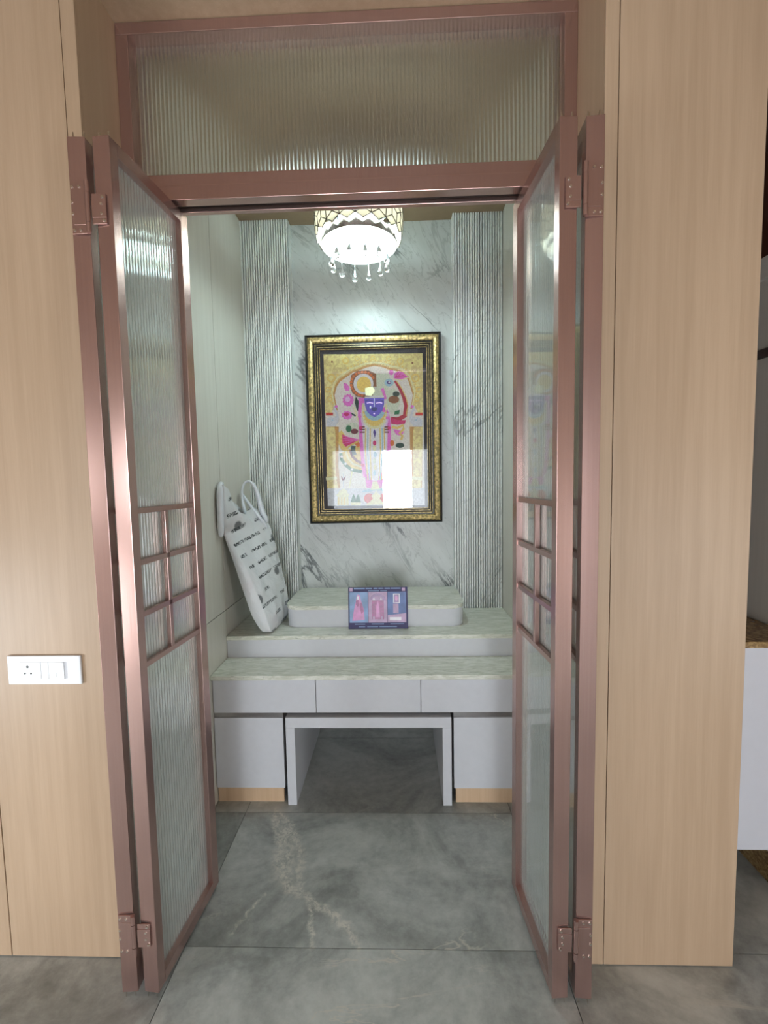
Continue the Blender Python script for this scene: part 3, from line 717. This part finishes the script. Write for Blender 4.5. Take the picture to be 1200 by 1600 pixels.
pq_piece('robed_figure_sash', [(320, 340), (352, 330), (380, 470), (340, 510), (318, 400)], 'p_magenta', 3, p1); pq_piece('robed_figure_chest', [(258, 300), (300, 290), (310, 370), (286, 400), (258, 360)], 'p_magenta', 3, p1)
pq_piece('robed_figure_head', ell(292, 262, 17, 28, 12), 'p_ivory', 3, p1)
ar_ = [(470, 300)]+[(597+120*math.cos(math.radians(a)), 300-110*math.sin(math.radians(a))) for a in range(180, -1, -20)]+[(715, 300), (690, 300)]+[(597+88*math.cos(math.radians(a)), 300-70*math.sin(math.radians(a))) for a in range(0, 181, 20)]
pq_piece('shrine_arch', ar_, 'p_violet', 2, p2)
pq_piece('shrine_lamp', [(520, 298), (540, 250), (560, 298)], 'p_ivory', 2, p2); pq_piece('shrine_lamp', [(630, 298), (648, 250), (666, 298)], 'p_ivory', 2, p2)
pq_piece('shrine_drape', R4(505, 302, 692, 590), 'p_magenta', 2, p2)
pq_piece('shrine_figure', [(568, 560), (575, 400), (590, 320), (606, 320), (620, 400), (630, 560)], 'p_orchid', 3, p2); pq_piece('shrine_side', R4(518, 550, 550, 600), 'p_mauve', 3, p2); pq_piece('shrine_side', R4(645, 550, 678, 600), 'p_mauve', 3, p2)
pq_piece('portrait_border', R4(838, 200, 940, 346), 'p_ivory', 2, p3); pq_piece('portrait', R4(852, 212, 926, 336), 'p_violet', 3, p3); pq_piece('portrait_face', ell(888, 268, 22, 40, 12), 'p_orchid', 4, p3)
pq_piece('pedestal', R4(835, 356, 918, 500), 'p_mauve', 2, p3); pq_piece('bright_floor', [(752, 530), (1035, 500), (1035, 640), (752, 640)], 'p_mauve', 2, p3); pq_piece('bright_floor_patch', R4(780, 560, 960, 610), 'p_ivory', 3, p3)
pq_piece('corner_emblem', R4(160, 105, 208, 158), 'p_mauve', 1); pq_piece('corner_emblem', R4(975, 105, 1025, 158), 'p_mauve', 1)
for a, b, c, d in ((228, 106, 400, 122), (412, 106, 510, 122), (535, 106, 600, 122), (612, 106, 690, 122), (705, 106, 790, 122), (802, 106, 955, 122), (450, 146, 620, 156), (640, 146, 740, 156),
                   (240, 660, 400, 670), (500, 658, 690, 668), (790, 658, 1000, 668), (300, 700, 400, 710), (430, 700, 600, 710), (620, 700, 890, 710)):
    pq_piece('caption_line', R4(a, b, c, d), 'p_haze', 1)
bm = B(-.13, -.09, 2.2775, 2.283, .7345, .80)
obj('rear_stand', bm, 'p_deep', pq)

# ------------------------------------------------------------------ plastic carrier bag with a flat parcel in it
def bag_mat():
    t = NT('printed_white_plastic')
    v = t.pos((1, 1, 1), (0, math.radians(32), math.radians(-20)))
    sx = t.n('ShaderNodeSeparateXYZ'); t.l(v, sx.inputs[0])
    # rows of small dark print
    row = t.math('FRACT', t.math('MULTIPLY', sx.outputs['Z'], 15.0))
    line = t.math('MULTIPLY', t.rng(row, .42, .46), t.rng(row, .70, .66))
    cmb = t.n('ShaderNodeCombineXYZ')
    t.l(t.math('FLOOR', t.math('MULTIPLY', sx.outputs['Z'], 15.0)), cmb.inputs[0]); t.l(t.math('MULTIPLY', sx.outputs['Y'], 1.0), cmb.inputs[1]); t.l(sx.outputs['X'], cmb.inputs[2])
    word = t.rng(t.noise(cmb.outputs[0], 14, 0), .44, .48)
    let = t.rng(t.noise(t.pos((1, 1, 1), (0, math.radians(32), math.radians(-20))), 170, 1), .44, .50)
    ink = t.math('MULTIPLY', t.math('MULTIPLY', line, word), let)
    # scattered emblem blots
    vo = t.n('ShaderNodeTexVoronoi'); t.l(v, vo.inputs['Vector']); vo.inputs['Scale'].default_value = 9
    blot = t.rng(vo.outputs['Distance'], .26, .18)
    ink = t.math('MAXIMUM', ink, t.math('MULTIPLY', blot, .8))
    at = t.n('ShaderNodeAttribute', attribute_name='printed'); 
    ink = t.math('MULTIPLY', ink, at.outputs['Fac'])
    pk = t.rng(t.noise(v, 5, 2), .5, .7)
    c = t.mix(t.math('MULTIPLY', pk, .35), S(222, 224, 226), S(214, 200, 204))
    c = t.mix(ink, c, S(56, 62, 66))
    t.set(c, .32, 0, Subsurface_Weight=0.0)
    t.bump(t.noise(t.pos(), 26, 4, .6), .55, .012)
    return t.m
M['bag'] = bag_mat()
M['bag_plain'] = plain('white_plastic_film', (226, 228, 234), .3, var=.05, vscale=20, bump=.3)
bagE = thing('carrier_bag', 'white printed plastic carrier bag leaning on the niche side wall', 'bag', (-.65, 2.3, .7345))
# stations: t from bottom to top : front-left, front-right, back-right, back-left
ST = [  # z, FL(x,y), FR, BR, BL
    (.736, (-.682, 2.19), (-.644, 2.188), (-.632, 2.43), (-.672, 2.44)),
    (.760, (-.704, 2.18), (-.650, 2.180), (-.622, 2.45), (-.690, 2.46)),
    (.830, (-.742, 2.175), (-.668, 2.175), (-.615, 2.455), (-.716, 2.47)),
    (.905, (-.764, 2.172), (-.689, 2.172), (-.625, 2.452), (-.734, 2.47)),
    (.990, (-.788, 2.170), (-.722, 2.170), (-.643, 2.45), (-.754, 2.47)),
    (1.060, (-.806, 2.168), (-.748, 2.168), (-.657, 2.45), (-.772, 2.47)),
    (1.130, (-.825, 2.165), (-.780, 2.166), (-.674, 2.45), (-.79, 2.47)),
    (1.200, (-.845, 2.160), (-.815, 2.163), (-.690, 2.45), (-.806, 2.47)),
    (1.262, (-.859, 2.155), (-.842, 2.158), (-.706, 2.45), (-.82, 2.47)),
    (1.310, (-.861, 2.150), (-.850, 2.155), (-.745, 2.45), (-.832, 2.465)),
    (1.355, (-.861, 2.145), (-.852, 2.150), (-.790, 2.44), (-.842, 2.455)),
]
from mathutils import noise as mnoise
ST = ST[:9]+[(1.30, (-.865, 2.135), (-.826, 2.130), (-.735, 2.45), (-.83, 2.46)), (1.38, (-.866, 2.125), (-.822, 2.118), (-.79, 2.44), (-.845, 2.45)), (1.52, (-.866, 2.118), (-.826, 2.112), (-.81, 2.42), (-.85, 2.44))]
def station(z):
    for a, b in zip(ST, ST[1:]):
        if z <= b[0] or b is ST[-1]:
            f = min(1, max(0, (z-a[0])/(b[0]-a[0])))
            return [tuple(p+(q-p)*f for p, q in zip(a[i], b[i])) for i in range(1, 5)]
def pl_(x, tab):
    for (a, va), (b, vb) in zip(tab, tab[1:]):
        if x <= b: return va+(vb-va)*(x-a)/(b-a)
    return tab[-1][1]
TOPF = [(0, 1.485), (.10, 1.465), (.20, 1.405), (.32, 1.352), (.45, 1.335), (.58, 1.352), (.75, 1.37), (1, 1.352)]
bm = bmesh.new(); pl = bm.faces.layers.int.new('side')
NV, NG, NF, NB, NR = 44, 8, 26, 4, 8
cols = []
for si, n in ((0, NG), (1, NF), (2, NB), (3, NR)):
    for i in range(n): cols.append((si, i/n))
rings = []
for k in range(NV+1):
    v = k/NV; r = []
    for si, f in cols:
        top = 1.49 if si == 0 else pl_(f, TOPF) if si == 1 else 1.352-.02*f if si == 2 else 1.33+.155*f
        z = .736+(top-.736)*v
        Q = station(z); a, b = Q[si], Q[(si+1) % 4]
        x = a[0]+(b[0]-a[0])*f; y = a[1]+(b[1]-a[1])*f
        nz = mnoise.noise(Vector((x*9, y*9, z*7)))+.6*mnoise.noise(Vector((x*22+3, y*22, z*20)))
        am = min(1, v*8)
        if si == 1: x += (.008*math.sin(PI*f)+.011*nz*(1 if f > .04 else .3))*am; y -= .003*nz
        if si == 0: y -= (.012*math.sin(PI*f)*(1-v*.6)+.006*nz)*am; x += .003*nz*am
        if si == 2: y += .008*nz*am
        x = max(x, NX0+.0035+(.002 if si == 3 else 0))
        r.append(bm.verts.new((x, y, z)))
    rings.append(r)
n = len(rings[0])
for a, b in zip(rings, rings[1:]):
    for i in range(n):
        f = bm.faces.new((a[i], a[(i+1) % n], b[(i+1) % n], b[i])); f[pl] = 1 if NG <= i < NG+NF else 0
bm.faces.new(rings[0][::-1])
cl = bm.loops.layers.color.new('printed')
for f in bm.faces:
    for lp in f.loops: v_ = 1.0 if f[pl] else 0.0; lp[cl] = (v_, v_, v_, 1)
bo = obj('bag_body', bm, 'bag', bagE, smooth=True)
sub = bo.modifiers.new('soft', 'SUBSURF'); sub.levels = 1; sub.render_levels = 2
# handles
def ribbon(name, pts, w, th=.003):
    bm = bmesh.new(); tube(bm, pts, w, 10, th); o = obj(name, bm, 'bag_plain', bagE, smooth=True)
    m = o.modifiers.new('soft', 'SUBSURF'); m.levels = 1; m.render_levels = 1; return o
ribbon('handle', [(-.850, 2.112, 1.235), (-.848, 2.106, 1.28), (-.846, 2.104, 1.36), (-.846, 2.106, 1.44), (-.846, 2.112, 1.488), (-.846, 2.13, 1.502), (-.846, 2.15, 1.485)], [.014, .018, .019, .018, .017, .015, .012], .9)
ribbon('handle', [(-.80, 2.33, 1.315), (-.822, 2.36, 1.37), (-.838, 2.385, 1.42), (-.842, 2.40, 1.465), (-.832, 2.41, 1.497), (-.812, 2.415, 1.510), (-.790, 2.42, 1.498), (-.772, 2.43, 1.46), (-.762, 2.44, 1.40), (-.748, 2.445, 1.33), (-.72, 2.445, 1.27)],
       [.02, .015, .013, .012, .012, .013, .016, .021, .024, .026, .028], .6)
ribbon('handle_fold', [(-.838, 2.392, 1.44), (-.815, 2.385, 1.405), (-.79, 2.38, 1.37), (-.762, 2.39, 1.33), (-.735, 2.41, 1.285), (-.715, 2.43, 1.24)], [.010, .013, .015, .016, .016, .012], .6)

# ------------------------------------------------------------------ crystal ceiling lamp
LC = (-.160, 2.165)
lamp = thing('crystal_ceiling_lamp', 'round pierced ceiling lamp with hanging crystal drops, lit white', 'lamp', (LC[0], LC[1], NZ))
M['chrome'] = plain('lamp_chrome', (206, 204, 210), .18, .9, .02)
M['lattice'] = plain('champagne_metal', (96, 84, 70), .25, .35, .05)
t = NT('pearl_plate'); tl = t.n('ShaderNodeBsdfTranslucent'); tl.inputs[0].default_value = S(250, 240, 225); mx = t.n('ShaderNodeMixShader'); mx.inputs[0].default_value = .30
t.set(S(236, 226, 210), .25); t.l(t.b.outputs[0], mx.inputs[1]); t.l(tl.outputs[0], mx.inputs[2]); t.l(mx.outputs[0], t.out.inputs[0]); M['pearl'] = t.m
t = NT('led_glow'); t.set(S(240, 250, 255), .5); t.b.inputs['Emission Color'].default_value = (*LAMP_COLOR, 1); t.b.inputs['Emission Strength'].default_value = LAMP_STRENGTH; M['led'] = t.m
t = NT('crystal'); t.set((1, 1, 1, 1), 0.0, 0, Transmission_Weight=1.0, IOR=1.52); M['crystal'] = t.m
LZb = 2.585
c3 = (LC[0], LC[1], 0)
obj('ceiling_cup', lathe(bmesh.new(), (LC[0], LC[1], 0), [(0.001, NZ-.0005), (.075, NZ-.0005), (.075, NZ-.025), (.02, NZ-.04), (.010, NZ-.05), (.010, 2.801), (.001, 2.801)], 28), 'chrome', lamp, smooth=.6)
obj('top_plate', lathe(bmesh.new(), c3, [(.001, 2.800), (.200, 2.800), (.200, 2.794), (.001, 2.794)], 40), 'chrome', lamp, smooth=.6)
obj('inner_ring', lathe(bmesh.new(), c3, [(.178, LZb), (.178, LZb+.032), (.175, LZb+.032), (.175, LZb), (.178, LZb)], 48), 'chrome', lamp, smooth=.6)
obj('led_core', lathe(bmesh.new(), c3, [(.001, LZb+.035), (.085, LZb+.035), (.092, LZb+.045), (.092, 2.793), (.001, 2.793)], 32), 'led', lamp, smooth=.6)
# pierced shell: rhombus plates in a metal lattice
NH = 18; RS = .205; a_ = 2*PI*RS/NH/math.sqrt(3); shw = math.sqrt(3)*a_
def shell(s, z, r=RS):
    rr = r*(1-.07*((z-2.70)/.12)**2); th = s/RS
    return Vector((LC[0]+rr*math.cos(th), LC[1]+rr*math.sin(th), z))
bmP = bmesh.new(); edges = {}
for row in range(4):
    zc = 2.648+row*1.5*a_
    for i in range(NH):
        s0 = (i+(row % 2)*.5)*shw
        hexp = [(s0+a_*math.sin(PI/3*k), zc+a_*math.cos(PI/3*k)) for k in range(6)]
        cc = (s0, zc)
        for q in range(3):
            rh = [cc, hexp[(2*q) % 6], hexp[(2*q+1) % 6], hexp[(2*q+2) % 6]]
            if max(z for _, z in rh) > 2.795: continue
            mx_ = sum(p[0] for p in rh)/4; mz_ = sum(p[1] for p in rh)/4
            inn = [(mx_+(p[0]-mx_)*.94, mz_+(p[1]-mz_)*.94) for p in rh]
            f0 = [bmP.verts.new(shell(*p)) for p in inn]; f1 = [bmP.verts.new(shell(p[0], p[1], RS-.003)) for p in inn]
            bmP.faces.new(f0); bmP.faces.new(f1[::-1])
            for k in range(4): bmP.faces.new((f0[k], f1[k], f1[(k+1) % 4], f0[(k+1) % 4]))
            for k in range(4):
                p, q2 = rh[k], rh[(k+1) % 4]
                key = tuple(sorted(((round(p[0] % (2*PI*RS), 4), round(p[1], 4)), (round(q2[0] % (2*PI*RS), 4), round(q2[1], 4)))))
                edges.setdefault(key, (p, q2))
po = obj('pearl_plates', bmP, 'pearl', lamp); po['kind'] = 'stuff'
bmL = bmesh.new()
for p, q2 in edges.values(): cyl(bmL, shell(*p), shell(*q2), 0.0022, n=5, caps=False)
lo_ = obj('shell_lattice', bmL, 'lattice', lamp); lo_['kind'] = 'stuff'
# crystal drops around the rim, bead strings inside
def drop_mesh():
    prof = [(.0008, .062), (.0030, .059), (.0050, .048), (.0105, .030), (.0140, .017), (.0122, .006), (.006, .0008), (.0005, 0)]
    return make_mesh('crystal_drop', lathe(bmesh.new(), (0, 0, 0), prof, 8), 'crystal')
dm = drop_mesh(); stm = make_mesh('string', cyl(bmesh.new(), (0, 0, .061), (0, 0, .16), .0007, n=6), 'chrome')
for k in range(12):
    a = math.radians(15+30*k); o = link('crystal_drop', dm, None, lamp); o.location = (.132*math.cos(a), .132*math.sin(a), 2.480+.005*((k*5) % 3)-NZ); o.rotation_euler = (0, 0, k*.7)
    s_ = link('drop_string', stm, None, o)
bead = make_mesh('crystal_bead_string', lathe(bmesh.new(), (0, 0, 0), [(.0005, 0)]+[x for q in range(9) for x in ((.0045, .006+q*.016), (.0012, .0145+q*.016))]+[(.0005, .15)], 6), 'crystal')
for k in range(18):
    a = math.radians(20*k+5); o = link('crystal_bead_string', bead, None, lamp); o.location = (.112*math.cos(a), .112*math.sin(a), LZb+.02-NZ)

# ------------------------------------------------------------------ window frames behind the camera (some seen in reflections; the low pair is added for fill)
w2 = thing('window_2', 'balcony door frame behind the viewer', 'window', (-.17, LY0, 0), 'structure')
bm = bmesh.new()
for x0, x1, z0, z1 in ((-1.38, -1.34, 0, 2.15), (1.0, 1.04, 0, 2.15), (-1.34, 1.0, 2.11, 2.15)): box(bm, x0, x1, LY0-.1, LY0-.05, z0, z1)
obj('frame', bm, 'white_paint', w2)
def side_frame(name, label, xa, xb, ya, yb, za, zb):
    w = thing(name, label, 'window', ((xa+xb)/2, (ya+yb)/2, za), 'structure')
    bm = bmesh.new(); f = .04
    for y0, y1, z0, z1 in ((ya, ya+f, za, zb), (yb-f, yb, za, zb), (ya+f, yb-f, zb-f, zb), (ya+f, yb-f, za, za+f)): box(bm, xa, xb, y0, y1, z0, z1)
    obj('frame', bm, 'white_paint', w)
side_frame('window_3', 'high side window frame of the living room', LX0-.1, LX0-.05, -1.85, -1.15, 1.2, 1.9)
side_frame('fill_window_right', 'added low window frame in the unseen right wall, for fill daylight', LX1+.05, LX1+.1, -1.4, -.8, .1, 1.4)
side_frame('fill_window_left', 'added low window frame in the unseen left wall, for fill daylight', LX0-.1, LX0-.05, -.65, .35, .1, 1.0)

t = NT('sheer_fabric'); tp = t.n('ShaderNodeBsdfTransparent'); tp.inputs[0].default_value = (.34, .34, .35, 1)
tl = t.n('ShaderNodeBsdfTranslucent'); tl.inputs[0].default_value = S(225, 225, 228); mx = t.n('ShaderNodeMixShader'); mx.inputs[0].default_value = .22
t.l(tp.outputs[0], mx.inputs[1]); t.l(tl.outputs[0], mx.inputs[2]); t.l(mx.outputs[0], t.out.inputs[0]); M['sheer'] = t.m
for x0, x1, lab in ((-1.36, -.31, 'wide white sheer curtain at the balcony door behind the viewer'), (.30, 1.02, 'narrow white sheer curtain at the balcony door behind the viewer')):
    bm = bmesh.new(); n = int((x1-x0)/.015); top = []; bot = []
    for k in range(n+1):
        x = x0+(x1-x0)*k/n; yy = LY0+.05+.018*math.sin(k*.95)
        bot.append(bm.verts.new((x, yy, .004))); top.append(bm.verts.new((x, yy, 2.2)))
    for k in range(n): bm.faces.new((bot[k], bot[k+1], top[k+1], top[k]))
    cu = thing('sheer_curtain', lab, 'curtain', ((x0+x1)/2, LY0+.05, 0))
    obj('fabric', bm, 'sheer', cu, smooth=True)
    bm = bmesh.new(); cyl(bm, (x0, LY0+.05, 2.205), (x1, LY0+.05, 2.205), .010, n=10); obj('rod', bm, 'alu', cu, smooth=.6)
    obj('bracket', B((x0+x1)/2-.01, (x0+x1)/2+.01, LY0, LY0+.05, 2.195, 2.215), 'alu', cu)
